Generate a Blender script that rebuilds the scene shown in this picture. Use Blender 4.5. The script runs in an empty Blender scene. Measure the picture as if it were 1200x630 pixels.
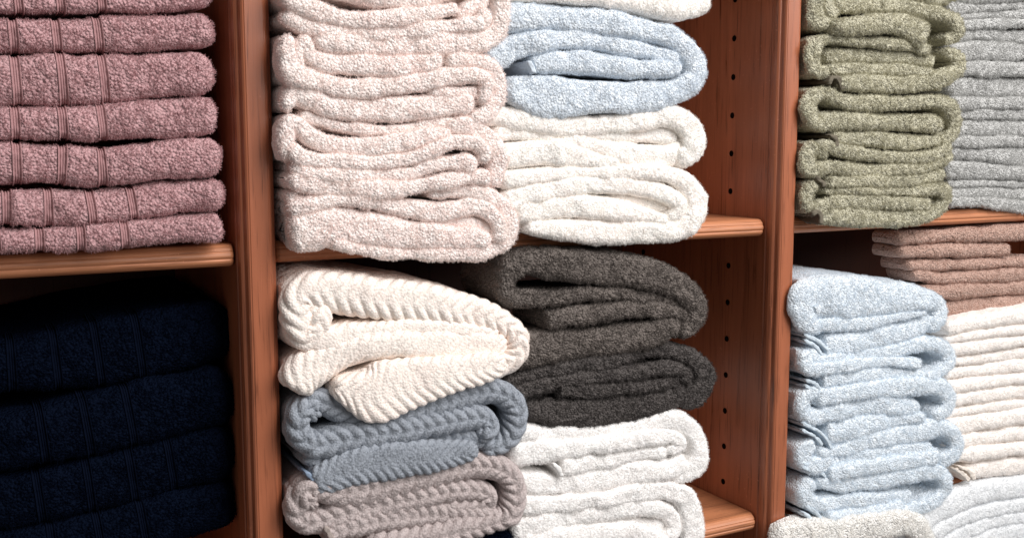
import bpy, math, random
import numpy as np
rng = np.random.default_rng(7); random.seed(7)
C = bpy.context.scene.collection
PI = math.pi

# ------------------------------------------------------------------ camera model (metres; shelf front lies along X at Y=0)
FPX = 1225.0; YAW = math.radians(28.3); PIT = math.radians(6.95); D = 1.05
cp, sp, cy, sy = math.cos(PIT), math.sin(PIT), math.cos(YAW), math.sin(YAW)
FWD = np.array([sy*cp, cy*cp, -sp]); RGT = np.array([cy, -sy, 0.0]); UPV = np.array([sy*sp, cy*sp, cp])
def P(px, py, Y):
    """measured point of the photograph on the vertical plane Y"""
    d = FWD + (px-600)/FPX*RGT - (py-315)/FPX*UPV
    t = (Y+D)/d[1]
    return np.array([d[0]*t, Y, d[2]*t])

def tag(o, label=None, cat=None, group=None, kind=None):
    if label: o['label'] = label
    if cat: o['category'] = cat
    if group: o['group'] = group
    if kind: o['kind'] = kind
    return o

# ------------------------------------------------------------------ materials
def new_mat(name):
    m = bpy.data.materials.new(name); m.use_nodes = True
    nt = m.node_tree; nt.nodes.clear()
    out = nt.nodes.new('ShaderNodeOutputMaterial'); b = nt.nodes.new('ShaderNodeBsdfPrincipled')
    nt.links.new(b.outputs[0], out.inputs[0])
    return m, nt, b, out
def N(nt, typ, **kw):
    n = nt.nodes.new(typ)
    for k, v in kw.items():
        if k in n.inputs: n.inputs[k].default_value = v
        else: setattr(n, k, v)
    return n
def ramp(nt, fac, stops):
    r = nt.nodes.new('ShaderNodeValToRGB')
    while len(r.color_ramp.elements) < len(stops): r.color_ramp.elements.new(0.5)
    for e, (p, c) in zip(r.color_ramp.elements, stops):
        e.position = p; e.color = (*c, 1)
    nt.links.new(fac, r.inputs[0]); return r.outputs[0]
def lin(r, g, b):
    f = lambda c: (c/255)/12.92 if c/255 <= .04045 else ((c/255+.055)/1.055)**2.4
    return (f(r), f(g), f(b))
def terry_mat(name, rgb, vary=.10, relief=1.0):
    speck = 0
    """cotton terry: yarn colour varies from loop to loop and in slow patches; strong speckle also paints pit shade"""
    c = np.array(lin(*rgb)); m, nt, b, out = new_mat(name)
    co = nt.nodes.new('ShaderNodeTexCoord')
    n1 = N(nt, 'ShaderNodeTexNoise', Scale=450.0, Detail=2.0); nt.links.new(co.outputs['Object'], n1.inputs['Vector'])
    n2 = N(nt, 'ShaderNodeTexNoise', Scale=26.0, Detail=3.0); nt.links.new(co.outputs['Object'], n2.inputs['Vector'])
    lo = tuple(np.clip(c*(1-vary-speck), 0, 1)); hi = tuple(np.clip(c*(1+vary+speck), 0, .92))
    c1 = ramp(nt, n1.outputs[0], [(.36, lo), (.64, hi)])
    lo2 = tuple(np.clip(c*(1-vary*.7), 0, 1)); hi2 = tuple(np.clip(c*(1+vary*.5), 0, .92))
    c2 = ramp(nt, n2.outputs[0], [(.3, lo2), (.7, hi2)])
    mx = N(nt, 'ShaderNodeMix', data_type='RGBA'); mx.inputs[0].default_value = .5
    nt.links.new(c1, mx.inputs[6]); nt.links.new(c2, mx.inputs[7])
    nt.links.new(mx.outputs[2], b.inputs['Base Color'])
    b.inputs['Roughness'].default_value = .95
    b.inputs['Specular IOR Level'].default_value = .15
    b.inputs['Sheen Weight'].default_value = .12 if c.mean() > .2 else 0
    if c.mean() < .05: b.inputs['Specular IOR Level'].default_value = 0
    # matted loops under the pile
    v = N(nt, 'ShaderNodeTexVoronoi', Scale=360.0); nt.links.new(co.outputs['Object'], v.inputs['Vector'])
    bp = N(nt, 'ShaderNodeBump', Strength=1.0, Distance=.0026*relief, invert=True)
    nt.links.new(v.outputs['Distance'], bp.inputs['Height']); nt.links.new(bp.outputs[0], b.inputs['Normal'])
    return m
def pile_mat(src, tr):
    """the loops themselves: same yarn, letting some light through"""
    m = src.copy(); m.name = src.name+'_loops'; nt = m.node_tree
    b = [n for n in nt.nodes if n.type == 'BSDF_PRINCIPLED'][0]; out = [n for n in nt.nodes if n.type == 'OUTPUT_MATERIAL'][0]
    for l in list(b.inputs['Normal'].links): nt.links.remove(l)
    t = nt.nodes.new('ShaderNodeBsdfTranslucent'); mx = nt.nodes.new('ShaderNodeMixShader'); mx.inputs[0].default_value = tr
    nt.links.new(b.inputs['Base Color'].links[0].from_socket, t.inputs[0])
    nt.links.new(b.outputs[0], mx.inputs[1]); nt.links.new(t.outputs[0], mx.inputs[2]); nt.links.new(mx.outputs[0], out.inputs[0])
    return m
PILE = {}
def flat_mat(name, rgb, scale=900.0, rough=.85):
    c = np.array(lin(*rgb)); m, nt, b, out = new_mat(name)
    co = nt.nodes.new('ShaderNodeTexCoord')
    n1 = N(nt, 'ShaderNodeTexNoise', Scale=scale, Detail=2.0); nt.links.new(co.outputs['Object'], n1.inputs['Vector'])
    nt.links.new(ramp(nt, n1.outputs[0], [(.3, tuple(c*.85)), (.7, tuple(np.clip(c*1.12, 0, .9)))]), b.inputs['Base Color'])
    b.inputs['Roughness'].default_value = rough
    b.inputs['Specular IOR Level'].default_value = .15 if c.mean() > .03 else 0
    bp = N(nt, 'ShaderNodeBump', Strength=.4, Distance=.0005)
    nt.links.new(n1.outputs[0], bp.inputs['Height']); nt.links.new(bp.outputs[0], b.inputs['Normal'])
    return m
def wood_mat(name, rgb, axis, rough=.38, contrast=1.0):
    c = np.array(lin(*rgb)); m, nt, b, out = new_mat(name)
    co = nt.nodes.new('ShaderNodeTexCoord'); mp = nt.nodes.new('ShaderNodeMapping')
    mp.inputs['Scale'].default_value = {'Z': (1, 1, .045), 'X': (.045, 1, 1)}[axis]
    nt.links.new(co.outputs['Object'], mp.inputs['Vector'])
    n1 = N(nt, 'ShaderNodeTexNoise', Scale=130.0, Detail=7.0, Roughness=.68, Distortion=.5); nt.links.new(mp.outputs[0], n1.inputs['Vector'])
    n2 = N(nt, 'ShaderNodeTexNoise', Scale=22.0, Detail=3.0, Distortion=1.2); nt.links.new(mp.outputs[0], n2.inputs['Vector'])
    n3 = N(nt, 'ShaderNodeTexNoise', Scale=300.0, Detail=2.0); nt.links.new(mp.outputs[0], n3.inputs['Vector'])
    k = contrast
    c1 = ramp(nt, n1.outputs[0], [(.28, tuple(c*(1-.42*k)*np.array([1, .9, .88]))), (.46, tuple(c*.96)), (.62, tuple(c*1.05)), (.8, tuple(np.clip(c*(1+.38*k), 0, .9)))])
    c2 = ramp(nt, n2.outputs[0], [(.3, tuple(c*(1-.25*k))), (.7, tuple(np.clip(c*(1+.2*k), 0, .9)))])
    mx = N(nt, 'ShaderNodeMix', data_type='RGBA'); mx.inputs[0].default_value = .3
    nt.links.new(c1, mx.inputs[6]); nt.links.new(c2, mx.inputs[7])
    # pores: short dark dashes along the grain
    pr = ramp(nt, n3.outputs[0], [(.30, (.45, .42, .4)), (.40, (1, 1, 1))])
    mu = N(nt, 'ShaderNodeMix', data_type='RGBA', blend_type='MULTIPLY'); mu.inputs[0].default_value = .8
    nt.links.new(mx.outputs[2], mu.inputs[6]); nt.links.new(pr, mu.inputs[7])
    # dust and small scuffs
    n4 = N(nt, 'ShaderNodeTexNoise', Scale=260.0, Detail=2.0, Roughness=.6); nt.links.new(co.outputs['Object'], n4.inputs['Vector'])
    n5 = N(nt, 'ShaderNodeTexNoise', Scale=9.0, Detail=2.0); nt.links.new(co.outputs['Object'], n5.inputs['Vector'])
    m5 = N(nt, 'ShaderNodeMath', operation='MULTIPLY'); nt.links.new(ramp(nt, n4.outputs[0], [(.66, (0, 0, 0)), (.74, (1, 1, 1))]), m5.inputs[0]); nt.links.new(ramp(nt, n5.outputs[0], [(.45, (0, 0, 0)), (.65, (.55, .55, .55))]), m5.inputs[1])
    md = N(nt, 'ShaderNodeMix', data_type='RGBA'); nt.links.new(m5.outputs[0], md.inputs[0])
    nt.links.new(mu.outputs[2], md.inputs[6]); md.inputs[7].default_value = (*tuple(np.clip(c*1.7+.06, 0, .9)), 1)
    nt.links.new(md.outputs[2], b.inputs['Base Color'])
    rr = nt.nodes.new('ShaderNodeMapRange'); rr.inputs['To Min'].default_value = rough-.08; rr.inputs['To Max'].default_value = rough+.14
    nt.links.new(n1.outputs[0], rr.inputs[0]); nt.links.new(rr.outputs[0], b.inputs['Roughness'])
    bp = N(nt, 'ShaderNodeBump', Strength=.25, Distance=.0006)
    nt.links.new(n1.outputs[0], bp.inputs['Height']); nt.links.new(bp.outputs[0], b.inputs['Normal'])
    return m

W_DIV = wood_mat('wood_upright', (163, 96, 66), 'Z', .28, 1.7)
W_SHELF = wood_mat('wood_shelf_edge', (194, 128, 90), 'X', .38, 1.6)
W_BACK = wood_mat('wood_back', (84, 50, 38), 'Z', .5, .7)
HOLE = flat_mat('hole_dark', (20, 15, 13))
M = {
 'pink': terry_mat('terry_dusty_pink', (196, 156, 158), .16),
 'navy': terry_mat('terry_navy', (11, 17, 31), .25),
 'blush': terry_mat('terry_blush', (250, 233, 228), .05, .7),
 'ltblue': terry_mat('terry_pale_blue', (222, 229, 236), .05, .7),
 'cream': terry_mat('terry_cream', (250, 242, 237), .03, .32),
 'white': terry_mat('terry_white', (247, 243, 241), .03, .32),
 'cable_cream': terry_mat('terry_cable_cream', (252, 237, 229), .03, .32),
 'cable_blue': terry_mat('terry_cable_blue', (153, 159, 168), .12, .35),
 'cable_taupe': terry_mat('terry_cable_taupe', (190, 178, 176), .1, .35),
 'char': terry_mat('terry_charcoal', (112, 104, 99), .42),  # charcoals and sage: strong speckle paints dark pits and bright tips into the yarn
 'char2': terry_mat('terry_charcoal_dark', (88, 83, 81), .42),
 'olive': terry_mat('terry_sage', (191, 187, 165), .25),
 'grey': terry_mat('terry_cool_grey', (196, 196, 194), .08),
 'sky': terry_mat('terry_ice_blue', (225, 233, 240), .05, .7),
 'brown': terry_mat('terry_taupe_brown', (192, 160, 146), .12),
 'ivory': terry_mat('terry_ivory', (243, 237, 232), .03, .32),
 'snow': terry_mat('terry_snow', (236, 238, 240), .03, .32),
 'oat': terry_mat('terry_oat', (250, 246, 240), .05),
}
HEM = {k: flat_mat('hem_'+k, c) for k, c in {'pink': (170, 130, 131), 'navy': (11, 16, 29), 'ltblue': (212, 222, 234), 'sky': (200, 212, 222),
       'olive': (112, 105, 92), 'char': (120, 112, 110), 'cable_cream': (240, 226, 216), 'cable_blue': (140, 156, 178), 'cable_taupe': (170, 158, 152),
       'ivory': (232, 222, 212), 'brown': (150, 116, 106), 'white': (240, 236, 232)}.items()}

# ------------------------------------------------------------------ noise
class VNoise:
    def __init__(s, seed): s.t = np.random.default_rng(seed).random((64, 64, 64)).astype(np.float32)*2-1
    def __call__(s, p):
        p = np.asarray(p); i = np.floor(p).astype(int); f = p-i; f = f*f*(3-2*f); r = 0
        for dx in (0, 1):
            for dy in (0, 1):
                for dz in (0, 1):
                    w = (f[..., 0] if dx else 1-f[..., 0])*(f[..., 1] if dy else 1-f[..., 1])*(f[..., 2] if dz else 1-f[..., 2])
                    r = r+w*s.t[(i[..., 0]+dx) & 63, (i[..., 1]+dy) & 63, (i[..., 2]+dz) & 63]
        return r
NZ = VNoise(3)

def catmull(pts, n_per=24):
    p = np.array(pts, float)
    q = np.vstack([2*p[0]-p[1], p, 2*p[-1]-p[-2]]); out = []
    for i in range(1, len(q)-2):
        t = np.linspace(0, 1, n_per, endpoint=False)[:, None]
        a, b, c, d = q[i-1], q[i], q[i+1], q[i+2]
        out.append(.5*((2*b)+(-a+c)*t+(2*a-5*b+4*c-d)*t*t+(-a+3*b-3*c+d)*t**3))
    out.append(q[-2][None]); return np.vstack(out)

LEFT = dict(t=325, c=335, o=935, b=938)
STACK = {}   # name -> (front Y, floor z, ceiling z, xmin, xmax)
class Build:
    """collects folded layers (ribbons of cloth seen end-on, swept into the shelf) of ONE towel into one mesh"""
    def __init__(s): s.v = []; s.f = []; s.uv = []; s.w = []; s.l = []; s.n = 0
    def grid(s, V, UV, Wt, wrap=False):
        h, w = V.shape[:2]; idx = np.arange(h*w).reshape(h, w)+s.n
        a = idx[:-1, :-1].ravel(); b = idx[1:, :-1].ravel(); c = idx[1:, 1:].ravel(); d = idx[:-1, 1:].ravel()
        s.f.append(np.stack([a, d, c, b], 1)); s.v.append(V.reshape(-1, 3)); s.uv.append(UV.reshape(-1, 2)); s.w.append(Wt.ravel()); s.n += h*w
    def mesh(s, name):
        me = bpy.data.meshes.new(name); v = np.vstack(s.v).astype(np.float32); f = np.vstack(s.f).astype(np.int32)
        me.vertices.add(len(v)); me.vertices.foreach_set('co', v.ravel())
        me.loops.add(len(f)*4); me.loops.foreach_set('vertex_index', f.ravel())
        me.polygons.add(len(f)); me.polygons.foreach_set('loop_start', np.arange(len(f), dtype=np.int32)*4)
        me.polygons.foreach_set('use_smooth', np.ones(len(f), bool))
        me.update(calc_edges=True); return me

def cable(s, v, lam, kind):
    """height of knitted ribs at arc position s along the layer and v around it"""
    if kind == 'chevron':
        band = .036; ph = np.abs(((v/band) % 2)-1)*band
        return np.abs(np.sin(PI*(s+ph*1.0)/lam))**.6
    if kind == 'braid':
        a = np.abs(v); return np.abs(np.sin(PI*(s+a*.95)/lam))**.5*(1-.55*np.exp(-(a/.0016)**2))
    return np.abs(np.sin(PI*(s+v*.9)/lam))**.55

STEP = 1.45e-3
def ribbon(B, pts, st, y0=0.0, bulge=None, p=3.3, depth_m=.26, caps=(1, 1), amp=1.0, deep=None, knit=None, seed=0, open_top=False, skew=0.0, bands=None, clump=.5, rs=1.0):
    """pts: (px, py, half thickness px). One folded layer: a rounded front edge whose top and bottom run back into the shelf."""
    Y, zf, zc, x0, x1 = STACK[st]; Y = Y+y0+.0028*amp*math.sin(seed*12.9)
    c = catmull(pts)
    c[:, 2] = np.maximum(c[:, 2], 2)
    pxl = LEFT.get(st)
    def Ye(x):      # the left flank is seen back to the upright, so its outline is measured there
        if pxl is None: return Y+.006
        w = min(1, max(0, 1-(x-pxl)/70)); return (Y+.006)*(1-w)+w*max(Y+.006, .014 if st == 'b' else .006)
    X = np.array([P(q[0], q[1], Ye(q[0])) for q in c]); R = []
    tt = np.gradient(c[:, :2], axis=0); tt /= np.linalg.norm(tt, axis=1)[:, None]+1e-9
    for q, w, t_ in zip(c, X, tt):
        nx, nz_ = -t_[1]*q[2], t_[0]*q[2]; yy_ = Ye(q[0])
        R.append(.5*np.linalg.norm(P(q[0]+nx, q[1]+nz_, yy_)-P(q[0]-nx, q[1]-nz_, yy_)))
    R = np.array(R)*.965*rs; xz = X[:, [0, 2]]
    seg = np.r_[0, np.cumsum(np.linalg.norm(np.diff(xz, axis=0), axis=1))]; L = seg[-1]
    n = max(8, int(L/STEP)); sN = np.linspace(0, L, n)
    xz = np.stack([np.interp(sN, seg, xz[:, 0]), np.interp(sN, seg, xz[:, 1])], 1); R = np.interp(sN, seg, R)
    k = 5; ker = np.ones(2*k+1)/(2*k+1)
    sm = np.stack([np.convolve(np.pad(xz[:, i], k, mode='reflect', reflect_type='odd'), ker, 'valid') for i in (0, 1)], 1) if n > 14 else xz
    T = np.gradient(sm, axis=0); T /= np.linalg.norm(T, axis=1)[:, None]+1e-9
    nrm = np.stack([-T[:, 1], T[:, 0]], 1)
    # rounded ends
    R = R*(1+amp*(.13*NZ(np.stack([sN*14+seed*2.3, np.full(n, seed*1.9), np.full(n, 3.3)], 1))+.05*NZ(np.stack([sN*45+seed, np.full(n, seed*.7), np.full(n, 8.3)], 1))))
    e = np.ones(n)
    rc = R.mean()
    for side, on in enumerate(caps):
        dist = sN if side == 0 else L-sN
        if on:
            ln = rc*on; t = np.clip(dist/ln, 0, 1); e = np.minimum(e, (1-(1-t)**2.4)**(1/2.4))
    e = np.clip(e, .02, 1)
    b = bulge if bulge is not None else float(np.clip(rc*1.25, .006, .016))
    r0 = float(R.max()); hl = b*2+2*r0
    depth = np.array([.26, .16, .10, .07] if not deep else [.26])
    depth = np.unique(np.minimum(depth, depth_m))[::-1]
    if deep: fine = np.arange(deep, b, -STEP*1.6)
    else: fine = np.arange(.045, b, -STEP*1.8)
    side = np.r_[depth, fine]
    nf = max(14, int((2*r0+b*1.2)/STEP)); phi = np.linspace(PI/2, -PI/2, nf)
    ns = np.sign(np.sin(phi))*np.abs(np.sin(phi))**(2/p); yy = b-b*np.abs(np.cos(phi))**(2/p)
    NN = np.r_[np.ones(len(side)), ns, np.ones(len(side))*-1]
    YY = np.r_[side, yy, side[::-1]]
    dv = np.r_[0, np.cumsum(np.hypot(np.diff(NN)*rc, np.diff(YY)))]; v = dv-dv[len(dv)//2]
    S, V = np.meshgrid(sN, v, indexing='ij')
    nn = NN[None, :]*R[:, None]*e[:, None]
    bb = YY[None, :]+(1-e[:, None])*b*1.1*(YY[None, :] < .03)
    # slow wander of the front edge
    q = np.stack([sN*18+seed*3.1, np.full(n, seed*7.7), np.full(n, .5)], 1)
    wander = NZ(q)*.0030*amp+NZ(q*2.7)*.0014*amp
    bb = bb+wander[:, None]+skew*(sN/L)[:, None]
    Px = xz[:, 0:1]+nrm[:, 0:1]*nn; Pz = xz[:, 1:2]+nrm[:, 1:2]*nn; Py = Y+bb
    G = np.stack([Px, Py, Pz], -1)
    # surface normals for displacement
    du = np.gradient(G, axis=0); dw = np.gradient(G, axis=1); nr = np.cross(dw, du); nl = np.linalg.norm(nr, axis=-1, keepdims=True); nr = nr/(nl+1e-12)
    sd = np.array([seed*5.3, seed*1.7, seed*.9])
    h = NZ(G*38+sd)*.0022*amp+NZ(G*95+sd)*.0010*amp+NZ(G*240+sd)*.00045
    near = np.clip((.05+(deep or 0)-YY)/.03, 0, 1)[None, :]
    # the loops stand in small tufts with pits between them
    tuft = NZ(G*np.array([300, 300, 340])+sd*3)+.35*NZ(G*640+sd); tuft = np.clip((tuft+.42)/.75, 0, 1)
    if not knit: h = h+(tuft-.5)*.0022*clump
    if knit: h = h*.7+knit[1]*cable(S+seed*.01, V, knit[0], knit[2])*e[:, None]
    dens = np.ones_like(h)
    if bands:
        for (bs, bw) in bands:      # band centres as arc position; the pile stops there and the woven strip sits lower
            m = np.exp(-(np.abs(S-bs)/(bw*.62))**6); h = h-.0028*m; dens *= (1-np.clip(m*1.3, 0, 1))
    G = G+nr*(h*near)[..., None]
    # the cloth rests on its shelf, under the next one and between the uprights
    inside = np.clip((G[..., 1]-(.012))/.02, 0, 1)
    if zf is not None: G[..., 2] = G[..., 2]+inside*np.clip(zf+.002-G[..., 2], 0, None)
    if zc is not None: G[..., 2] = G[..., 2]-inside*np.clip(G[..., 2]-(zc-.002), 0, None)
    ins2 = np.clip((G[..., 1]+.004)/.004, 0, 1)
    G[..., 0] = G[..., 0]+ins2*np.clip(x0+.001-G[..., 0], 0, None)-ins2*np.clip(G[..., 0]-(x1-.001), 0, None)
    Wt = dens*(near > .3)
    ln = 1-.8*np.clip((YY-.28*b)/(.5*b), 0, 1)
    if deep: ln = np.where(NN == 1, .9, ln)
    if not knit: ln = ln[None, :]*(1-clump*.85*(1-tuft)); dens = dens*np.where(tuft < .22*clump, 0, 1)
    else: ln = ln[None, :]+0*h
    Wt = dens*(near > .3)
    B.l.append(np.broadcast_to(ln, h.shape).ravel())
    B.grid(G, np.stack([S, V], -1), Wt)
    return dict(G=G, S=sN, v=v, nr=nr, front=(len(side), len(side)+nf), L=L)

CAM = np.array([0, -D, 0.0])
def facing(me):
    n = len(me.vertices); co = np.empty(n*3, np.float32); me.vertices.foreach_get('co', co); co = co.reshape(-1, 3)
    no = np.empty(n*3, np.float32); me.vertex_normals.foreach_get('vector', no); no = no.reshape(-1, 3)
    d = CAM-co; d /= np.linalg.norm(d, axis=1)[:, None]
    return (d*no).sum(1), co

HAIRS = 0
CLUMP = dict(olive=.6, char=.6, char2=.6, pink=.32, grey=.38, navy=.25, blush=.18, ltblue=.2, sky=.22, brown=.3, cream=.16, white=.14, ivory=.12, snow=.15, oat=.4)
def towel(name, mat, ribs, st, label, cat='towel', group=None, hair=(.9, .0021, .00036), **kw):
    """one folded towel: a single mesh of all its layers, with a pile of short cotton loops"""
    global HAIRS
    B = Build(); info = []
    for i, r in enumerate(ribs):
        o = dict(kw); o.setdefault('clump', CLUMP.get(mat, .5)); o.setdefault('rs', {'blush': 1.10, 'cream': 1.05, 'white': 1.03}.get(mat, 1.0))
        if isinstance(r, dict): o.update({k: v for k, v in r.items() if k != 'p_'}); pts = o.pop('pts')
        else: pts = r
        info.append(ribbon(B, pts, st, seed=(abs(hash_(label))+i*13) % 97, **o))
    me = B.mesh(name); ob = bpy.data.objects.new(name, me); C.objects.link(ob); me.materials.append(M[mat])
    if mat not in PILE: PILE[mat] = pile_mat(M[mat], .35)
    me.materials.append(PILE[mat])
    tag(ob, label, cat, group)
    w = np.concatenate(B.w); fc, co = facing(me)
    me_w = w*(fc > -.30)
    # inside the frame only (with a margin)
    d = co-CAM; z = d@FWD; u = 600+FPX*(d@RGT)/z; vv = 315-FPX*(d@UPV)/z
    me_w = me_w*((u > -60) & (u < 1270) & (vv > -60) & (vv < 700))
    vg = ob.vertex_groups.new(name='pile'); idx = np.nonzero(me_w > .5)[0]
    vg.add(idx.tolist(), 1.0, 'REPLACE')
    vl = ob.vertex_groups.new(name='pile_length'); LL = np.concatenate(B.l); q8 = np.round(LL*8).astype(int)
    for k8 in np.unique(q8): vl.add(np.nonzero((q8 == k8) & (me_w > .5))[0].tolist(), k8/8, 'REPLACE')
    f = np.vstack(B.f); a = co[f[:, 1]]-co[f[:, 0]]; b = co[f[:, 3]]-co[f[:, 0]]
    area = np.linalg.norm(np.cross(a, b), axis=1); vis = (me_w[f] > .5).all(1); A = area[vis].sum()
    if HAIR_ON:
        dens, ln, rad = hair
        if mat in ('pink', 'navy'): dens, ln, rad = .85, .0021, .00040
        if mat in ('char', 'char2'): dens, ln, rad = .9, .0022, .00042
        if mat == 'olive': dens, ln, rad = .9, .0022, .00046
        if mat == 'grey': dens, ln, rad = .9, .0019, .0004
        if mat in ('cream', 'white', 'snow'): dens, ln, rad = .9, .0016, .0003
        if mat in ('blush', 'ltblue', 'sky'): dens, ln, rad = .9, .0019, .00034
        cnt = int(A*1e6*dens); HAIRS += cnt
        if cnt > 10:
            ps = ob.modifiers.new('pile', 'PARTICLE_SYSTEM').particle_system; s = ps.settings
            s.type = 'HAIR'; s.count = cnt; s.hair_length = ln; s.hair_step = 2; s.display_step = 2; s.render_step = 2
            s.use_advanced_hair = True; s.emit_from = 'FACE'; s.distribution = 'RAND'; s.use_emit_random = True
            s.hair_length = ln; s.normal_factor = ln/4; s.factor_random = ln/4*.75; s.brownian_factor = 0.0
            ps.vertex_group_density = 'pile'; ps.vertex_group_length = 'pile_length'; s.material = 2
            s.root_radius = rad*1000/2*.002; s.tip_radius = rad*.75; s.root_radius = rad; s.radius_scale = 1.0; s.shape = 0
            ps.seed = abs(hash_(label)) % 1000
    return ob, info
def hash_(t):
    h = 7
    for ch in t: h = (h*31+ord(ch)) % 1000003
    return h
HAIR_ON = True

# ------------------------------------------------------------------ shelving unit
def mesh_obj(name, verts, faces, mat, parent=None, bevel=0, smooth=False):
    me = bpy.data.meshes.new(name); me.from_pydata([tuple(map(float, v)) for v in verts], [], faces); me.update()
    ob = bpy.data.objects.new(name, me); C.objects.link(ob); me.materials.append(mat)
    if parent: ob.parent = parent
    if smooth: me.polygons.foreach_set('use_smooth', np.ones(len(me.polygons), bool))
    if bevel:
        b = ob.modifiers.new('bevel', 'BEVEL'); b.width = bevel; b.segments = 3; b.limit_method = 'ANGLE'
    return ob
unit = bpy.data.objects.new('shelving_unit', None); C.objects.link(unit)
tag(unit, 'reddish brown wooden shelving unit with fluted uprights holding all the towels', 'shelving unit')
ZT, ZB = .62, -.95
def prism_z(name, prof, z0, z1, mat, parent, nz=2):
    n = len(prof); zs = np.linspace(z0, z1, nz); v = [(x, y, z) for z in zs for x, y in prof]
    f = [(k*n+i, k*n+(i+1) % n, (k+1)*n+(i+1) % n, (k+1)*n+i) for k in range(nz-1) for i in range(n)]
    f += [tuple(range(n))[::-1], tuple((nz-1)*n+i for i in range(n))]
    return mesh_obj(name, v, f, mat, parent, bevel=.0006)
def upright(xl, xr):
    w = xr-xl
    half = [(0, .36), (0, .0215), (.0014, .0205), (.0016, .0190), (.0004, .0175), (.0006, .0130), (.0018, .0098), (.0034, .0082), (.0052, .0078), (.0058, .0062),
            (.0060, .0042), (.0068, .0022), (.0084, .0008), (.0098, .0006), (.0102, .0000)]
    prof = [(xl+a, b) for a, b in half]+[(xr-a, b) for a, b in half[::-1]]
    return prism_z('upright', prof, ZB, ZT, W_DIV, unit)
XL0, XL1, XR0, XR1 = .256, .295, .963, 1.003
up_l = upright(XL0, XL1); up_r = upright(XR0, XR1)
upright(-.45, -.411); upright(1.671, 1.711)
bp = mesh_obj('back_panel', [(x, y, z) for x in (-.45, 1.711) for y in (.3602, .372) for z in (ZB, ZT)],
              [(0, 1, 3, 2), (4, 6, 7, 5), (0, 4, 5, 1), (2, 3, 7, 6), (0, 2, 6, 4), (1, 5, 7, 3)], W_BACK, unit)
def shelf(x0, x1, ztop, th=.023, yf=.019):
    """board with a fluted, rounded nose"""
    prof = [(.36, 0), (yf+.010, 0), (yf+.0065, -.0010), (yf+.0035, -.0035), (yf+.0014, -.0062), (yf+.0022, -.0072), (yf+.0005, -.0088), (yf, -.0115), (yf+.0006, -.0135),
            (yf+.0020, -.0148), (yf+.0010, -.0162), (yf+.0018, -.0185), (yf+.0040, -.0208), (yf+.0075, -.0226), (yf+.011, -th), (.36, -th)]
    x0 += .0012; x1 -= .0012; n = len(prof); xs = [x0, x0+.0022, x0+.005, x1-.005, x1-.0022, x1]; ins = [.006, .0018, 0, 0, .0018, .006]
    v = []
    for x, i in zip(xs, ins):
        for (y, z) in prof: v.append((x, y+(i if y < .1 else 0), ztop+z))
    f = [(k*n+i, (k+1)*n+i, (k+1)*n+(i+1) % n, k*n+(i+1) % n) for k in range(len(xs)-1) for i in range(n)]
    f += [tuple(range(n)), tuple((len(xs)-1)*n+i for i in range(n))[::-1]]
    o = mesh_obj('shelf_board', v, f, W_SHELF, unit, bevel=.0005)
    return o
ZS = P(890, 257, .021)[2]; ZS2 = P(878, 603, .021)[2]-.001
TH = .023
shelf(-.411, XL0, ZS-.001); shelf(XL1, XR0, ZS); shelf(XR1, 1.671, ZS+.001)
shelf(-.411, XL0, ZS2-.02); shelf(XL1, XR0, ZS2); shelf(XR1, 1.671, ZS2-.010)
shelf(-.411, XL0, .30); shelf(XL1, XR0, .33); shelf(XR1, 1.671, .33)
def disc(x, y, z, r, sgn):
    n = 16; v = [(x+sgn*.0006, y+r*math.cos(a), z+r*math.sin(a)) for a in np.linspace(0, 2*PI, n, endpoint=False)]
    v += [(x-sgn*.004, a_[1], a_[2]) for a_ in v]
    f = [tuple(range(n)), tuple(range(n, 2*n))[::-1]]+[(i, (i+1) % n, n+(i+1) % n, n+i) for i in range(n)]
    o = mesh_obj('pin_hole', v, f, HOLE, up_r); return o
for k in range(-10, 4): disc(XR0, .094, .0355+k*.0523, .0041, -1)
for k in range(-10, 4): disc(XR0, .300, .0355+k*.0523, .0041, -1)

# ------------------------------------------------------------------ the stacks
SHT = ZS; SHB = ZS-TH
STACK.update(
 pink=(-.004, SHT, None, -.40, XL0), navy=(.045, ZS2-.02, SHB, -.40, XL0),
 t=(-.028, SHT, None, XL1, XR0), u=(-.020, SHT, None, XL1, XR0),
 c=(-.020, ZS2, SHB, XL1, XR0), d=(-.012, ZS2, SHB, XL1, XR0),
 o=(-.012, SHT, None, XR1, 1.66), g=(.016, SHT, None, XR1, 1.66),
 b=(-.014, ZS2-.010, SHB, XR1, 1.66), r=(.016, None, SHB, XR1, 1.66), iv=(-.004, ZS2-.010, SHB, XR1, 1.66),
 low=(-.020, None, ZS2-.033, XR1, 1.66), lw=(-.004, None, ZS2-.033, XR1, 1.66))

exec_order = []
# --- dusty pink stack with woven bands
PK = [([(-70, 4, 10), (100, 4, 13), (200, 1, 12), (246, -3, 10)], (22, 71, 119), 'topmost, cut by the frame, of the pink towels'),
      ([(-70, 41, 20), (60, 42, 21), (130, 41, 21), (200, 38, 20), (250, 34, 20)], (16, 66, 115), ''),
      ([(-70, 94, 29), (60, 94, 30), (130, 92, 30), (200, 88, 28), (253, 84, 26)], (19, 73, 122), ''),
      ([(-70, 145, 20), (60, 145, 20), (120, 143, 22), (200, 138, 23), (256, 134, 22)], (18, 73, 119), ''),
      ([(-70, 192, 26), (60, 192, 27), (120, 196, 25), (200, 187, 23), (262, 184, 22)], (20, 73, 120), ''),
      ([(-70, 246, 17), (0, 244, 19), (60, 245, 21), (120, 241, 22), (200, 232, 21), (263, 228, 21)], (8, 57, 107, 155), ''),
      ([(-70, 286, 13), (0, 282, 14), (60, 280, 16), (120, 277, 17), (200, 270, 17), (261, 266, 17)], (-5, 46, 94, 145), '')]
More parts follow.
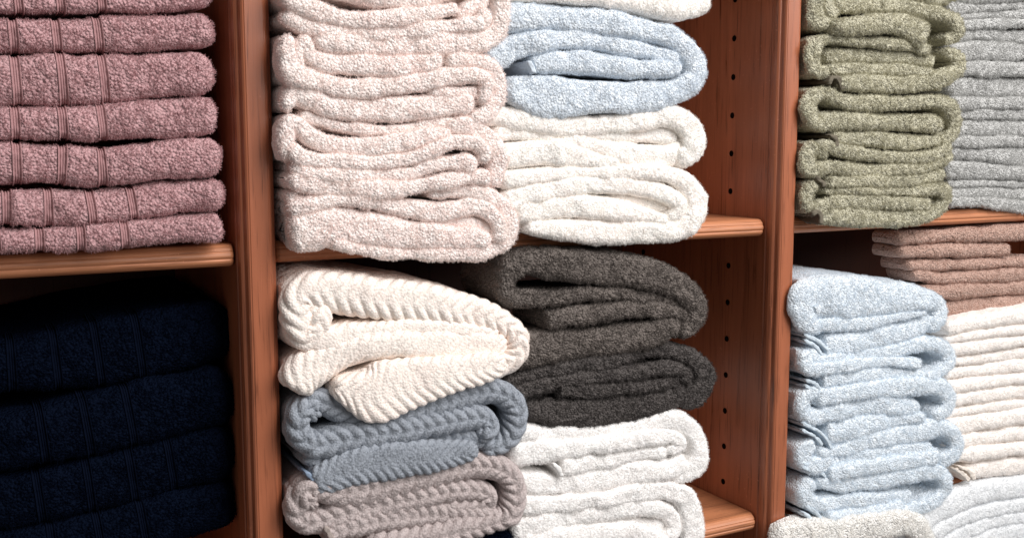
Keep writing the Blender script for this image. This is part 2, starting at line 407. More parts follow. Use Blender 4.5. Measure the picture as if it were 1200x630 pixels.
PKL = ['dusty pink banded towel highest in its stack, cut off above', 'dusty pink banded towel second from the top of its stack',
       'thickest dusty pink banded towel, third from the top of its stack', 'dusty pink banded towel just under the thickest one',
       'dusty pink banded towel third from the bottom of its stack', 'dusty pink banded towel second from the bottom, its bands set further right',
       'thin dusty pink banded towel lying directly on the wooden shelf']
def banded(name, mat, hem, pts, bx, st, label, group, y0, bandw=.0058, **kw):
    Y = STACK[st][0]+y0
    # arc positions of the bands
    c = catmull(pts); xz = np.array([P(q[0], q[1], Y+.006)[[0, 2]] for q in c]); seg = np.r_[0, np.cumsum(np.linalg.norm(np.diff(xz, axis=0), axis=1))]
    arcs = [float(np.interp(x, c[:, 0], seg)) for x in bx]
    ob, info = towel(name, mat, [dict(pts=pts, y0=y0, bands=[(a, bandw) for a in arcs], p=2.9, caps=(1, .9), **kw)], st, label, group=group)
    r = info[0]; G = r['G']; ns = G.shape[1]; f0, f1 = r['front']; js = list(range(max(0, f0-12), min(ns, f1+12)))
    for a in arcs:       # each woven band is a ribbed strip laid in the gap of the pile
        w = 33; ss = np.linspace(a-bandw*.72, a+bandw*.72, w); V = []
        i0 = np.interp(ss, r['S'], np.arange(len(r['S']))); lo = np.clip(np.floor(i0).astype(int), 0, len(r['S'])-2); t = (i0-lo)[:, None, None]
        base = (1-t)*G[lo][:, js]+t*G[lo+1][:, js]; nr = (1-t)*r['nr'][lo][:, js]+t*r['nr'][lo+1][:, js]
        rib = .0011*np.abs(np.sin(PI*4.0*np.linspace(0, 1, w)))**.7+.0012
        V = base+nr*rib[:, None, None]
        Bb = Build(); Bb.grid(V, np.zeros(V.shape[:2]+(2,)), np.ones(V.shape[:2])); me = Bb.mesh('woven_band')
        o = bpy.data.objects.new('woven_band', me); C.objects.link(o); me.materials.append(HEM[hem]); o.parent = ob
    return ob
for i, ((pts, bx, _), lab) in enumerate(zip(PK, PKL)):
    banded('banded_towel', 'pink', 'pink', pts, bx, 'pink', lab, 'dusty pink towels with woven bands', [0.004, .006, 0, .003, -.002, 0, .004][i])
NV = [([(-80, 432, 34), (0, 430, 36), (80, 420, 38), (170, 404, 38), (275, 384, 32)], (14, 66, 115, 163), 'navy blue banded towel on top of its dark stack'),
      ([(-80, 528, 32), (0, 520, 34), (80, 505, 37), (170, 484, 36), (276, 460, 32)], (50, 102, 152), 'navy blue banded towel second from the top of its dark stack'),
      ([(-80, 598, 32), (0, 590, 34), (80, 573, 34), (170, 552, 34), (277, 524, 30)], (46, 104, 154, 200), 'navy blue banded towel third from the top of its dark stack'),
      ([(-80, 664, 32), (0, 656, 34), (80, 640, 33), (170, 616, 32), (278, 586, 30)], (62, 117, 168), 'navy blue banded towel fourth from the top, cut off by the photo bottom')]
for i, (pts, bx, lab) in enumerate(NV):
    banded('banded_towel', 'navy', 'navy', pts, bx, 'navy', lab, 'navy towels with woven bands', [.012, 0, .004, .002][i])

# --- blush pile, upper middle
BG = 'blush terry towels in the tall middle stack'
towel('bath_towel', 'blush', [
 dict(pts=[(336, -26, 12), (400, -14, 14), (450, -7, 17), (500, -8, 16), (550, -20, 12)]),
 dict(pts=[(320, -14, 9), (336, 4, 10), (365, 16, 10), (410, 24, 9), (450, 24, 9), (500, 17, 9), (538, 8, 8)]),
 dict(pts=[(322, 20, 8), (350, 33, 8), (400, 39, 9), (450, 40, 9), (500, 34, 9), (540, 30, 9), (566, 28, 8)], y0=.004),
 dict(pts=[(360, 44, 9), (384, 49, 13), (440, 53, 13), (500, 50, 14), (550, 50, 14), (580, 40, 13), (588, 18, 11), (586, -4, 11), (582, -20, 11)]),
 dict(pts=[(556, -14, 8), (562, 2, 9), (545, 14, 8), (535, 22, 6)], y0=.006), dict(pts=[(556, 34, 7), (566, 24, 9), (572, 10, 8)], y0=.005)],
 't', 'blush terry towel on top of the tall middle stack, right end curled', group=BG)
towel('bath_towel', 'blush', [
 dict(pts=[(344, 92, 7), (341, 66, 7), (350, 50, 9), (358, 66, 9), (384, 74, 12), (430, 76, 12), (475, 77, 13), (512, 72, 11), (520, 73, 9)]),
 dict(pts=[(520, 74, 10), (545, 70, 9), (570, 76, 9), (582, 96, 10), (582, 115, 11), (570, 133, 10), (548, 142, 7)]),
 dict(pts=[(332, 42, 9), (327, 62, 11), (334, 86, 13), (360, 95, 12), (400, 102, 12), (440, 102, 12), (490, 97, 12), (530, 90, 11), (556, 88, 9), (569, 96, 8), (567, 112, 7), (560, 122, 6)]),
 dict(pts=[(500, 108, 6), (535, 108, 8), (560, 110, 9)], y0=.007),
 dict(pts=[(327, 132, 6), (334, 112, 11), (355, 114, 13), (385, 124, 15), (430, 129, 14), (480, 127, 15), (520, 122, 15), (545, 122, 13), (556, 127, 9)])],
 't', 'blush terry towel with looped left end, second from the top of the tall stack', group=BG)
towel('bath_towel', 'blush', [
 dict(pts=[(345, 135, 6), (380, 144, 7), (420, 151, 7), (460, 152, 7), (500, 147, 7), (550, 141, 6)], y0=.004),
 dict(pts=[(328, 188, 8), (325, 165, 9), (330, 146, 9), (344, 148, 9), (362, 162, 11), (390, 170, 12), (430, 173, 11), (470, 167, 12), (505, 158, 11), (530, 158, 8)]),
 dict(pts=[(330, 170, 8), (345, 184, 9), (390, 189, 9), (440, 190, 9), (480, 186, 9), (505, 177, 9), (530, 167, 8), (555, 168, 8), (566, 180, 7), (562, 192, 6)]),
 dict(pts=[(520, 150, 8), (548, 148, 10), (573, 162, 11), (583, 185, 11), (580, 208, 10), (572, 218, 7)]),
 dict(pts=[(334, 190, 6), (352, 201, 8), (400, 205, 8), (450, 205, 8), (485, 202, 8), (505, 193, 9), (540, 191, 9), (557, 198, 9)], y0=.001),
 dict(pts=[(327, 208, 8), (350, 213, 11), (390, 219, 11), (440, 222, 10), (490, 218, 10), (535, 209, 10), (575, 208, 10)])],
 't', 'blush terry towel of many thin folds in the middle of the tall stack', group=BG)
towel('bath_towel', 'blush', [
 dict(pts=[(332, 222, 7), (340, 234, 8), (356, 232, 6)], y0=.006),
 dict(pts=[(328, 246, 10), (350, 242, 10), (390, 235, 8), (430, 236, 9), (475, 244, 12), (515, 248, 12), (555, 242, 11), (578, 254, 8), (584, 272, 7), (580, 284, 6)]),
 dict(pts=[(500, 226, 7), (550, 225, 9), (583, 236, 9), (597, 258, 9), (594, 278, 10), (576, 292, 9), (540, 297, 8), (480, 297, 8), (430, 293, 8), (385, 284, 7)]),
 dict(pts=[(510, 260, 7), (550, 262, 9), (576, 272, 9)], y0=.008),
 dict(pts=[(333, 271, 20), (360, 268, 23), (390, 264, 20), (430, 268, 21), (470, 274, 18), (520, 278, 16), (560, 280, 12), (578, 284, 8)], caps=(.35, 1), p=3)],
 't', 'blush terry towel resting on the shelf at the bottom of the tall middle stack', group=BG)

# --- upper middle, right pile
towel('bath_towel', 'cream', [dict(pts=[(585, -18, 20), (640, -12, 15), (700, -8, 16), (750, -3, 16), (790, 6, 17), (815, 2, 18), (830, -12, 14)])],
 'u', 'white towel above the folded pale blue one, cut off above', group='towels in the stack left of the drilled upright')
towel('bath_towel', 'ltblue', [
 dict(pts=[(570, 22, 17), (600, 21, 18), (640, 21, 16), (700, 26, 16), (750, 33, 14), (785, 44, 14), (808, 64, 14), (814, 86, 14), (800, 106, 13), (770, 112, 10)]),
 dict(pts=[(570, 72, 17), (590, 62, 18), (615, 53, 15), (650, 46, 13), (685, 46, 11), (730, 55, 11), (770, 63, 9), (795, 72, 8)], caps=(1, 1)),
 dict(pts=[(622, 77, 11), (640, 74, 14), (670, 72, 14), (710, 76, 13), (750, 81, 11), (785, 80, 10), (798, 71, 8)], caps=(.35, 1), y0=-.003),
 dict(pts=[(594, 102, 12), (610, 107, 19), (640, 114, 25), (680, 114, 23), (720, 114, 21), (760, 113, 19), (795, 106, 15), (815, 88, 10)], caps=(.5, 1), p=3.2, y0=-.001, bulge=.010)],
 'u', 'pale blue towel folded in a big roll with its tucked end showing', group='towels in the stack left of the drilled upright')
towel('bath_towel', 'cream', [
 dict(pts=[(560, 132, 14), (600, 138, 14), (650, 147, 13), (700, 148, 12), (750, 141, 12), (785, 137, 13), (808, 153, 14), (808, 175, 14), (790, 190, 10)]),
 dict(pts=[(680, 158, 7), (740, 158, 9), (796, 160, 10)], y0=.010),
 dict(pts=[(575, 155, 10), (620, 157, 8), (665, 162, 9), (700, 172, 10), (740, 182, 14), (780, 184, 13), (805, 172, 10)], y0=.003),
 dict(pts=[(580, 185, 14), (620, 180, 17), (660, 180, 16), (700, 188, 10), (730, 193, 6)], y0=.0)],
 'u', 'cream white towel directly beneath the pale blue roll', group='towels in the stack left of the drilled upright')
towel('bath_towel', 'cream', [
 dict(pts=[(584, 212, 10), (620, 207, 10), (670, 202, 9), (720, 202, 9), (770, 202, 10), (800, 212, 13), (815, 236, 14), (806, 260, 14), (775, 272, 13), (740, 272, 14), (690, 272, 14), (650, 268, 12), (612, 265, 8)], caps=(1, .8)),
 dict(pts=[(586, 240, 16), (610, 230, 14), (650, 221, 12), (700, 216, 12), (745, 219, 11), (782, 228, 10), (796, 240, 9), (790, 252, 8), (778, 256, 6)]),
 dict(pts=[(710, 232, 7), (750, 236, 9), (788, 242, 8)], y0=.009),
 dict(pts=[(600, 252, 10), (625, 246, 14), (670, 242, 15), (710, 244, 14), (750, 251, 10), (785, 258, 7)], y0=.001)],
 'u', 'cream white towel lying on the shelf below its cream twin', group='towels in the stack left of the drilled upright')

# --- cable knits, lower middle
KG = 'cable textured towels on the lower middle shelf'
towel('cable_knit_towel', 'cable_cream', [
 dict(pts=[(372, 352, 13), (368, 382, 12), (352, 392, 13), (344, 370, 15), (345, 346, 17), (368, 340, 20), (410, 346, 22), (460, 352, 22), (510, 358, 20), (560, 368, 17), (594, 382, 13), (606, 400, 12), (598, 420, 12), (570, 432, 14)], deep=.16, knit=(.0150, .0038, 'chevron')),
 dict(pts=[(345, 396, 12), (380, 396, 12), (420, 390, 11), (470, 384, 9), (530, 384, 8), (585, 392, 7)], knit=(.011, .0024, 'diag'), y0=.002),
 dict(pts=[(338, 452, 17), (350, 436, 22), (375, 424, 22), (410, 412, 17), (450, 404, 15), (500, 402, 15), (550, 404, 15), (595, 404, 10)], knit=(.0115, .0028, 'diag'), caps=(.5, 1)),
 dict(pts=[(388, 452, 7), (410, 458, 18), (436, 462, 31), (470, 452, 29), (515, 441, 22), (560, 432, 17), (592, 424, 12)], knit=(.012, .0026, 'chevron'), caps=(.3, 1), bulge=.007, p=4, y0=-.014)],
 'c', 'cream cable textured towel with a deep open fold, top of the lower middle stack', group=KG, hair=(.5, .0009, .00028))
towel('cable_knit_towel', 'cable_blue', [
 dict(pts=[(368, 486, 8), (358, 474, 8), (374, 468, 10), (410, 480, 14), (450, 486, 14), (500, 474, 14), (545, 462, 13), (580, 458, 11), (602, 474, 10), (602, 500, 10), (588, 518, 9), (565, 526, 7)], knit=(.0135, .0046, 'braid')),
 dict(pts=[(360, 468, 8), (345, 480, 10), (344, 502, 11), (365, 516, 12), (400, 513, 14), (440, 507, 14), (490, 500, 12), (535, 491, 11), (565, 488, 10), (574, 500, 8), (560, 512, 7)], knit=(.0135, .0046, 'braid')),
 dict(pts=[(350, 532, 6), (380, 534, 8), (430, 527, 8), (490, 515, 8), (540, 512, 9), (575, 518, 8)], knit=(.0115, .0034, 'braid'), y0=.003),
 dict(pts=[(362, 560, 11), (385, 554, 17), (430, 543, 20), (480, 536, 18), (520, 532, 14), (560, 526, 8)], knit=(.0105, .0028, 'chevron'), caps=(.4, 1), bulge=.007, p=3.5, y0=-.010)],
 'c', 'slate blue cable textured towel under the cream one', group=KG, hair=(.5, .0009, .00028))
towel('cable_knit_towel', 'cable_taupe', [
 dict(pts=[(366, 590, 7), (352, 574, 9), (364, 566, 11), (400, 574, 15), (440, 568, 17), (490, 557, 16), (530, 548, 14), (570, 545, 12), (596, 556, 11), (603, 578, 11), (596, 602, 10), (570, 613, 10), (530, 622, 13), (480, 632, 14), (430, 642, 14)], knit=(.0135, .0046, 'braid')),
 dict(pts=[(352, 566, 7), (343, 582, 10), (350, 604, 11), (378, 604, 12), (430, 592, 13), (480, 582, 12), (530, 573, 10), (562, 574, 9), (572, 586, 8), (556, 594, 8), (520, 594, 8)], knit=(.0135, .0046, 'braid')),
 dict(pts=[(376, 622, 8), (400, 616, 12), (450, 606, 13), (500, 600, 12), (550, 602, 9), (585, 606, 8)], knit=(.0120, .0036, 'braid'), caps=(.5, 1), y0=.001)],
 'c', 'taupe grey cable textured towel under the slate blue one', group=KG, hair=(.5, .0009, .00028))
towel('bath_towel', 'navy', [dict(pts=[(420, 668, 22), (480, 654, 20), (540, 638, 19), (580, 632, 17), (600, 645, 13), (604, 668, 12)], y0=.01)],
 'c', 'sliver of dark navy towel beneath the taupe cable textured one', group=None)

# --- charcoal and white, lower middle right
DG = 'towels in the lower stack left of the drilled upright'
towel('bath_towel', 'char', [
 dict(pts=[(640, 350, 9), (612, 352, 9), (596, 344, 11), (596, 322, 14), (618, 308, 17), (660, 310, 21), (710, 315, 23), (760, 322, 21), (798, 338, 17), (816, 358, 14), (812, 378, 12), (795, 392, 10)], deep=.10),
 dict(pts=[(596, 350, 12), (630, 350, 11), (680, 345, 9), (730, 344, 8), (780, 352, 8), (805, 360, 7)], y0=.001),
 dict(pts=[(640, 376, 11), (660, 372, 12), (700, 366, 12), (740, 363, 11), (780, 364, 10), (805, 370, 8)], caps=(.4, 1)),
 dict(pts=[(590, 390, 20), (590, 415, 16)], y0=.010),
 dict(pts=[(590, 420, 16), (620, 412, 20), (660, 404, 19), (700, 402, 18), (740, 396, 18), (775, 388, 15), (800, 380, 10)], y0=-.001, p=3)],
 'd', 'charcoal grey towel with a pointed right fold, directly under the shelf', group=DG, hair=(.85, .0024, .00040), depth_m=.09)
towel('bath_towel', 'char2', [
 dict(pts=[(590, 458, 13), (630, 440, 13), (680, 428, 12), (730, 418, 11), (775, 410, 10), (808, 418, 11), (825, 438, 12), (818, 460, 12), (795, 472, 10)], y0=.006),
 dict(pts=[(596, 462, 9), (640, 450, 8), (690, 442, 8), (740, 436, 8), (785, 431, 7), (803, 438, 7), (800, 450, 6)], y0=.002),
 dict(pts=[(652, 457, 8), (690, 457, 9), (740, 452, 8), (785, 448, 7), (796, 446, 6)], caps=(.4, 1)),
 dict(pts=[(612, 478, 14), (650, 482, 18), (700, 483, 18), (750, 476, 17), (790, 464, 14), (815, 448, 10)], caps=(.5, 1), p=3, y0=.003)],
 'd', 'darker charcoal towel with a long tucked end, between charcoal and white', group=DG, hair=(.85, .0024, .00040), depth_m=.09)
towel('bath_towel', 'white', [
 dict(pts=[(600, 505, 12), (640, 508, 11), (690, 508, 11), (740, 502, 11), (785, 492, 12), (812, 505, 12), (820, 528, 12), (812, 548, 13), (785, 558, 10)]),
 dict(pts=[(596, 532, 14), (640, 528, 13), (690, 522, 11), (740, 515, 10), (785, 510, 10), (797, 522, 8), (780, 528, 6)]),
 dict(pts=[(654, 546, 11), (690, 541, 11), (740, 534, 8), (780, 528, 7)], caps=(.4, 1), y0=-.001),
 dict(pts=[(596, 562, 15), (640, 566, 14), (690, 562, 15), (740, 553, 14), (785, 548, 12), (805, 536, 9)])],
 'd', 'thick white towel directly under the charcoal pair', group=DG)
towel('bath_towel', 'white', [
 dict(pts=[(602, 592, 12), (650, 590, 11), (710, 584, 10), (770, 574, 11), (800, 582, 13), (812, 608, 13), (811, 650, 13)]),
 dict(pts=[(596, 622, 14), (640, 610, 14), (690, 600, 13), (740, 594, 11), (778, 598, 11), (790, 616, 9), (778, 634, 9)]),
 dict(pts=[(720, 610, 8), (778, 616, 9)], y0=.009),
 dict(pts=[(606, 640, 16), (660, 632, 16), (710, 624, 13), (750, 624, 11), (785, 640, 9)])],
 'd', 'thick white towel beside the lower shelf end, cut off below', group=DG)

# --- sage pile
OG = 'sage green towels stacked beside the upright'
HO = (.8, .0024, .00042)
towel('hand_towel', 'olive', [
 dict(pts=[(968, -14, 9), (966, 8, 8), (975, 24, 8)], y0=.003),
 dict(pts=[(955, -20, 10), (950, 0, 12), (953, 22, 13), (972, 32, 9)]),
 dict(pts=[(972, 6, 9), (1010, 7, 9), (1060, 8, 9), (1095, 16, 9), (1116, 24, 9), (1120, 40, 8), (1106, 50, 7)], y0=.003),
 dict(pts=[(968, 33, 11), (1005, 30, 13), (1045, 27, 13), (1072, 34, 15), (1088, 46, 15)], y0=-.013),
 dict(pts=[(1060, -12, 10), (1095, -2, 9), (1120, -12, 9)])],
 'o', 'sage green towel on top of its stack with a thick drooping fold', group=OG, hair=HO, rs=.94)
towel('hand_towel', 'olive', [
 dict(pts=[(966, 86, 7), (948, 82, 8), (944, 62, 10), (960, 48, 7), (1000, 49, 6), (1050, 52, 7), (1090, 60, 7)], y0=.001),
 dict(pts=[(962, 66, 8), (1000, 66, 10), (1050, 68, 9), (1095, 72, 8)], y0=.004),
 dict(pts=[(966, 82, 7), (1010, 81, 8), (1060, 82, 8), (1092, 86, 6)], y0=.002),
 dict(pts=[(975, 97, 8), (1010, 97, 12), (1055, 99, 12), (1095, 95, 11), (1118, 84, 9), (1122, 70, 9), (1108, 60, 7)], caps=(.6, 1))],
 'o', 'sage green towel second from the top with a loop at its lower left', group=OG, hair=HO, rs=.94)
towel('hand_towel', 'olive', [
 dict(pts=[(960, 146, 8), (944, 140, 10), (940, 120, 12), (958, 110, 10), (990, 119, 10), (1040, 122, 10), (1085, 119, 9), (1108, 122, 10), (1118, 138, 10), (1117, 156, 9), (1100, 168, 7)]),
 dict(pts=[(950, 144, 12), (990, 142, 13), (1040, 143, 12), (1080, 144, 12), (1102, 147, 10)], y0=.001),
 dict(pts=[(970, 164, 8), (1010, 162, 10), (1060, 167, 10), (1105, 164, 8)], caps=(.6, 1))],
 'o', 'thick sage green towel in the middle of its stack with a boxy right end', group=OG, hair=HO, rs=.94)
towel('hand_towel', 'olive', [
 dict(pts=[(956, 188, 7), (962, 172, 7), (990, 178, 8), (1040, 184, 9), (1085, 184, 8), (1112, 172, 8)], y0=.002),
 dict(pts=[(950, 170, 8), (938, 180, 11), (942, 198, 11), (970, 197, 9), (1020, 200, 9), (1070, 198, 9), (1100, 190, 8), (1114, 178, 7)]),
 dict(pts=[(962, 213, 7), (1010, 212, 8), (1060, 212, 8), (1108, 204, 8)], caps=(.6, 1), y0=.002)],
 'o', 'sage green towel second from the bottom of its stack', group=OG, hair=HO, rs=.94)
towel('hand_towel', 'olive', [
 dict(pts=[(950, 214, 6), (938, 226, 9), (944, 244, 9), (980, 236, 10), (1030, 237, 10), (1090, 240, 9)]),
 dict(pts=[(960, 224, 5), (1010, 224, 5), (1060, 224, 6), (1095, 222, 7), (1105, 230, 6)], y0=.004),
 dict(pts=[(950, 252, 10), (1000, 253, 13), (1050, 256, 11), (1090, 250, 9), (1108, 234, 8), (1108, 214, 7)], caps=(.5, 1))],
 'o', 'sage green towel lying directly on the shelf', group=OG, hair=HO, rs=.94)

# --- cool grey pile at the right edge
def layers(bounds, xs, bow=0.0, thick=1.0, y=None):
    """cloth layers between successive crease heights at each x; bounds: one list of crease y per x"""
    out = []
    for k in range(len(bounds[0])-1):
        pts = [(x, (b[k]+b[k+1])/2, max(2.5, (b[k+1]-b[k])/2*1.03)) for x, b in zip(xs, bounds)]
        out.append(dict(pts=pts, y0=(0, .002, -.001, .0015)[k % 4]))
    return out
GB = [[-16, 0, 20, 26, 34, 52, 72, 90, 114, 128, 142, 160, 172, 186, 210, 222, 232, 244],
      [-16, 6, 14, 22, 34, 48, 71, 90, 114, 128, 140, 159, 173, 190, 211, 219, 231, 243],
      [-16, -1, 12, 23, 34, 54, 72, 91, 114, 128, 141, 161, 171, 197, 212, 222, 236, 256]]
GX = [1108, 1150, 1215]
GL = [('cool grey towel in the upper right corner of the photo, topmost', 0, 3), ('cool grey towel second from the top of the pile at the right edge', 3, 6),
      ('cool grey towel level with the thick middle sage towel', 6, 9), ('cool grey towel third from the bottom of the pile at the right edge', 9, 12),
      ('cool grey towel second from the bottom of the pile at the right edge', 12, 14), ('cool grey towel drooping over the shelf edge at the far right', 14, 17)]
for lab, a, b in GL:
    towel('bath_towel', 'grey', layers([g[a:b+1] for g in GB], GX), 'g', lab, group='cool grey towels at the right edge', hair=(.8, .0019, .00036))

# --- ice blue pile
SG = 'ice blue towels stacked on the lower right shelf'
ib = []
ib.append(towel('hand_towel', 'sky', [
 dict(pts=[(952, 382, 9), (935, 376, 12), (932, 350, 22), (960, 346, 26), (1000, 349, 25), (1045, 350, 20), (1080, 350, 14), (1100, 358, 10), (1100, 374, 9), (1085, 386, 8)], deep=.22, p=2.8, bulge=.016),
 dict(pts=[(940, 378, 9), (975, 379, 9), (1020, 377, 7), (1060, 369, 6), (1085, 366, 5)], y0=.002),
 dict(pts=[(955, 404, 13), (990, 402, 15), (1030, 395, 14), (1070, 385, 12), (1095, 374, 8)], caps=(.4, 1), p=3)],
 'b', 'ice blue towel on top of its stack, its broad smooth fold facing up', group=SG)[0])
ib.append(towel('hand_towel', 'sky', [
 dict(pts=[(935, 402, 6), (945, 417, 7), (990, 417, 8), (1040, 411, 9), (1085, 402, 10), (1108, 410, 9), (1112, 424, 8), (1098, 438, 7)], y0=.001),
 dict(pts=[(930, 405, 7), (930, 425, 9), (950, 428, 8), (1000, 426, 8), (1045, 423, 8), (1078, 426, 7)]),
 dict(pts=[(950, 444, 9), (990, 440, 9), (1040, 437, 9), (1085, 440, 7), (1102, 434, 6)], caps=(.5, 1))],
 'b', 'ice blue towel second from the top of its stack', group=SG)[0])
ib.append(towel('hand_towel', 'sky', [
 dict(pts=[(940, 462, 11), (980, 459, 11), (1020, 455, 11), (1060, 453, 12), (1098, 452, 11), (1112, 466, 9), (1108, 480, 8), (1092, 490, 7)]),
 dict(pts=[(950, 452, 7), (930, 462, 10), (934, 482, 11), (970, 480, 11), (1015, 474, 13), (1060, 476, 13), (1078, 482, 10)], y0=-.001),
 dict(pts=[(958, 504, 14), (990, 502, 15), (1025, 495, 12), (1060, 490, 8), (1085, 488, 6)], caps=(.4, 1), p=3)],
 'b', 'ice blue towel in the middle of its stack with a fat rolled tongue', group=SG)[0])
ib.append(towel('hand_towel', 'sky', [
 dict(pts=[(945, 528, 6), (980, 525, 9), (1020, 515, 11), (1070, 507, 12), (1102, 500, 11), (1118, 512, 9), (1117, 530, 8), (1098, 542, 7)], y0=.001),
 dict(pts=[(945, 514, 8), (930, 524, 10), (938, 540, 10), (980, 536, 8), (1030, 530, 8), (1080, 524, 8), (1092, 524, 6)]),
 dict(pts=[(958, 552, 9), (1000, 548, 10), (1050, 542, 10), (1100, 534, 9)], caps=(.5, 1))],
 'b', 'ice blue towel second from the bottom of its stack', group=SG)[0])
ib.append(towel('hand_towel', 'sky', [
 dict(pts=[(945, 560, 8), (985, 565, 11), (1030, 562, 11), (1070, 555, 10), (1098, 552, 9), (1108, 566, 8), (1100, 582, 7), (1075, 594, 7), (1050, 600, 6)]),
 dict(pts=[(940, 556, 8), (930, 572, 10), (945, 586, 10), (985, 585, 9), (1030, 584, 9), (1068, 582, 9)], y0=-.001),
 dict(pts=[(955, 604, 10), (985, 604, 12), (1020, 600, 10), (1060, 592, 8)], caps=(.4, 1), p=3)],
 'b', 'ice blue towel at the bottom of its stack, on the shelf edge', group=SG)[0])
towel('bath_towel', 'oat', [dict(pts=[(905, 640, 22), (940, 628, 18), (990, 622, 18), (1040, 614, 16), (1070, 614, 14), (1085, 632, 12), (1090, 655, 12)], p=3)],
 'low', 'oatmeal white towel just under the bottom of the ice blue stack')

# --- brown, ivory and white piles, lower right
BR = 'taupe brown towels under the right shelf'
BB = [[272, 288, 303, 317, 334, 352, 372], [270, 286, 302, 317, 333, 351, 371], [266, 284, 302, 315, 331, 348, 369], [262, 280, 300, 312, 328, 343, 361]]
BX = [1040, 1090, 1150, 1215]
def cut(ls, **kw):
    for l in ls: l.update(kw)
    return ls
r1 = layers([b[0:3] for b in BB], [1052, 1095, 1150, 1215]); r1[1]['pts'] = [(1052, 295, 7), (1090, 294, 8.5), (1140, 293, 8.5), (1184, 293, 8.5)]
towel('hand_towel', 'brown', r1, 'r', 'taupe brown towel highest in its stack, tight under the shelf', group=BR, hair=(.45, .0017, .00042), amp=1.0, depth_m=.055, p=2.5)
r2 = layers([b[2:4] for b in BB], [1062, 1095, 1150, 1215]); r2.append(dict(pts=[(1080, 328, 6), (1076, 321, 8), (1100, 326, 9), (1150, 324, 8.5), (1215, 320, 8.5)]))
towel('hand_towel', 'brown', r2, 'r', 'taupe brown towel second from the top, its left corner peeking out', group=BR, hair=(.45, .0017, .00042), amp=1.0, depth_m=.055, p=2.5)
towel('hand_towel', 'brown', layers([b[4:7] for b in BB], [1080, 1105, 1150, 1215]), 'r', 'taupe brown towel lying on the ivory pile', group=BR, hair=(.45, .0017, .00042), amp=1.0, depth_m=.055, p=2.5)
IB = [[378, 394, 402, 418, 430, 446, 462, 478, 490, 512, 529, 543, 562], [367, 385, 396, 413, 425, 440, 455, 472, 483, 504, 521, 538, 560], [356, 376, 389, 404, 418, 434, 448, 464, 474, 495, 516, 532, 552]]
IX = [1106, 1152, 1215]
IL = [('ivory towel highest in the tall ivory pile, under the brown ones', 0, 2), ('ivory towel second from the top of the tall ivory pile', 2, 4), ('ivory towel third from the top of the tall ivory pile', 4, 6),
      ('ivory towel fourth from the top of the tall ivory pile', 6, 8), ('ivory towel second from the bottom of the tall ivory pile', 8, 10), ('ivory towel at the bottom of its pile with a curled hem on the shelf', 10, 12)]
for lab, a, b in IL:
    bb = [x[a:b+1] for x in IB]; ls = layers(bb, IX)
    if a == 10: ls[-1]['pts'] = [(1128, 552, 8), (1152, 549, 10.5), (1215, 542, 10.5)]; ls[-1]['caps'] = (.5, 1)
    towel('hand_towel', 'ivory', ls, 'iv', lab, group='ivory towels at the right edge', hair=(.45, .0016, .0004), amp=.85, p=2.7)
SN = [[(1050, 640, 12), (1085, 606, 14), (1110, 592, 14), (1150, 577, 13), (1215, 568, 12)], [(1090, 634, 8), (1110, 614, 9), (1150, 599, 9), (1215, 587, 9)],
      [(1090, 650, 9), (1115, 632, 10), (1155, 612, 9), (1215, 602, 8)], [(1110, 655, 12), (1145, 636, 12), (1185, 622, 11), (1220, 616, 10)], [(1160, 655, 12), (1215, 636, 12)]]
towel('bath_towel', 'snow', [dict(pts=SN[0]), dict(pts=SN[1])], 'lw', 'white towel curving up under the lower right shelf, topmost of its pile', group='white towels in the bottom right corner', amp=.7)
towel('bath_towel', 'snow', [dict(pts=SN[2]), dict(pts=SN[3]), dict(pts=SN[4])], 'lw', 'white towel in the bottom right corner, second of its pile', group='white towels in the bottom right corner', amp=.7)

# ------------------------------------------------------------------ hems and hanging loops
BYL = {o['label']: o for o in C.objects if 'label' in o}
def trim(key, st, name, mat, pts, r=2.2, y0=-.004, lab=None, depth=None):
    par = [o for l, o in BYL.items() if key in l]; assert len(par) == 1, key
    B = Build(); ribbon(B, [(x, y, r) for x, y in pts], st, y0=y0, amp=.3, caps=(.6, .6), bulge=.0025, seed=int(pts[0][0]))
    me = B.mesh(name); o = bpy.data.objects.new(name, me); C.objects.link(o); me.materials.append(HEM[mat]); o.parent = par[0]
    if lab: o['label'] = lab
for key, lines in {
  'ice blue towel on top': [[(928, 389), (944, 396), (956, 405), (960, 413)], [(928, 395), (942, 403), (952, 414)]],
  'ice blue towel second from the top': [[(928, 441), (940, 445), (949, 456)], [(928, 447), (938, 452)]],
  'ice blue towel in the middle': [[(926, 491), (944, 500), (957, 510), (964, 522)], [(926, 499), (940, 506), (951, 517)]],
  'ice blue towel second from the bottom': [[(926, 536), (942, 543), (956, 554)], [(926, 541), (936, 546)]],
  'ice blue towel at the bottom': [[(930, 586), (946, 598), (955, 613)], [(927, 594), (940, 605), (946, 614)]]}.items():
    for l in lines: trim(key, 'b', 'hem', 'sky', l, 1.3, y0=.001)
for key, l in [('sage green towel second from the top', [(961, 99), (967, 92), (975, 93), (982, 106)]), ('thick sage green', [(966, 159), (972, 163), (974, 172)]),
               ('sage green towel second from the bottom', [(946, 208), (954, 213), (957, 219)]), ('sage green towel lying', [(938, 251), (945, 247), (951, 252), (951, 262)])]:
    trim(key, 'o', 'hanging_loop', 'olive', l, 2.4)
trim('pale blue towel folded', 'u', 'hem', 'ltblue', [(617, 72), (621, 80), (624, 88)], 2.6)
trim('thick white towel directly', 'd', 'hem', 'white', [(646, 542), (652, 548), (656, 557)], 2.6)
trim('slate blue cable', 'c', 'hem', 'cable_blue', [(350, 546), (362, 556), (374, 573)], 3)
trim('taupe grey cable', 'c', 'hem', 'cable_taupe', [(376, 612), (384, 624), (392, 640)], 3)
trim('curled hem', 'iv', 'hem', 'ivory', [(1117, 549), (1125, 553), (1133, 561)], 2.4)
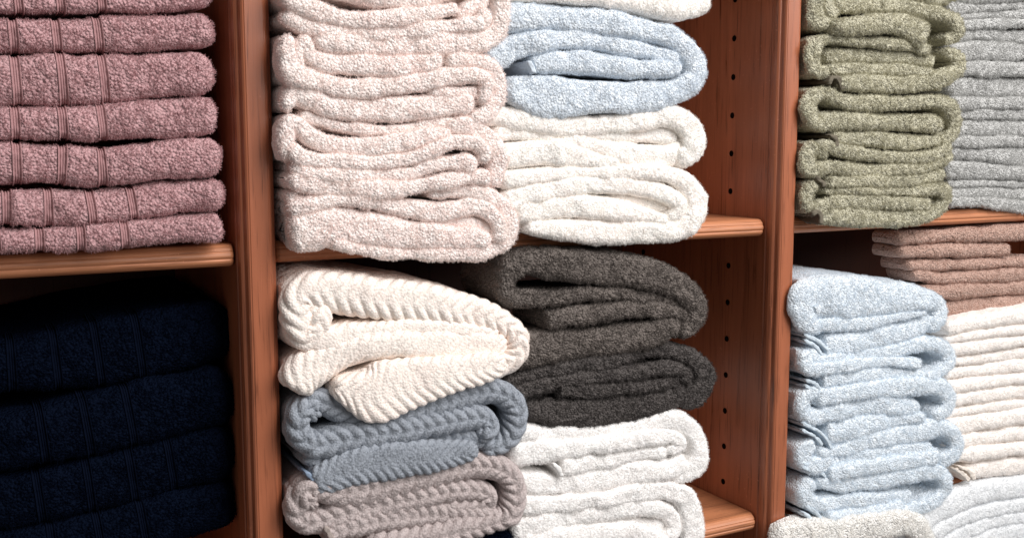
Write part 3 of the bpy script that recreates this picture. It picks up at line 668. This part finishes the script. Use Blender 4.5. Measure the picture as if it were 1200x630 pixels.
trim('curled hem', 'iv', 'hem', 'ivory', [(1122, 546), (1132, 550), (1139, 560)], 2.4)

pts_ = [P(x, y, .068) for x, y in [(250, 401), (253, 399.5), (256, 399), (259, 399.6), (262, 400)]]
v_ = []; 
for i, q in enumerate(pts_):
    for a in (0, 2*PI/3, 4*PI/3): v_.append((q[0], q[1]+.0005*math.cos(a), q[2]+.0005*math.sin(a)))
f_ = [(i*3+j, i*3+(j+1) % 3, (i+1)*3+(j+1) % 3, (i+1)*3+j) for i in range(4) for j in range(3)]
tag(mesh_obj('loose_thread', v_, f_, HEM['olive']), 'short pale loose thread caught on the top navy towel', 'thread')

# ------------------------------------------------------------------ light
w = bpy.data.worlds.new('World'); bpy.context.scene.world = w; w.use_nodes = True
w.node_tree.nodes['Background'].inputs[0].default_value = (1.0, .97, .95, 1); w.node_tree.nodes['Background'].inputs[1].default_value = .18
def area(name, loc, target, size, power, col):
    l = bpy.data.lights.new(name, 'AREA'); l.shape = 'RECTANGLE'; l.size, l.size_y = size; l.energy = power; l.color = col
    o = bpy.data.objects.new(name, l); C.objects.link(o); o.location = loc
    from mathutils import Vector
    o.rotation_euler = (Vector(target)-Vector(loc)).to_track_quat('-Z', 'Y').to_euler(); return o
area('window_light', (2.3, -2.9, 1.6), (.55, 0, -.2), (2.8, 2.6), 124, (1.0, .975, .96))
area('overhead_fill', (1.45, -1.6, 2.0), (.6, 0, -.2), (1.5, 1.3), 58, (1.0, .975, .96))  # added soft fill standing in for room bounce, no fixture there

# ------------------------------------------------------------------ camera, view
cam = bpy.data.cameras.new('camera'); co = bpy.data.objects.new('camera', cam); C.objects.link(co)
cam.sensor_width = 36; cam.lens = FPX/1200*36; cam.clip_start = .02; cam.clip_end = 50
co.location = (0, -D, 0); co.rotation_euler = (PI/2-PIT, 0, -YAW)
sc = bpy.context.scene; sc.camera = co
sc.view_settings.view_transform = 'Standard'; sc.view_settings.look = 'None'; sc.view_settings.exposure = 0; sc.view_settings.gamma = 1
sc.render.engine = 'CYCLES'; sc.cycles.max_bounces = 8; sc.cycles.diffuse_bounces = 7; sc.cycles.use_denoising = True
sc.render.hair_subdiv = 0
sc.cycles_curves.shape = 'RIBBONS' if hasattr(sc, 'cycles_curves') else None
print('HAIRS', HAIRS, 'VERTS', sum(len(o.data.vertices) for o in bpy.data.objects if o.type == 'MESH'))
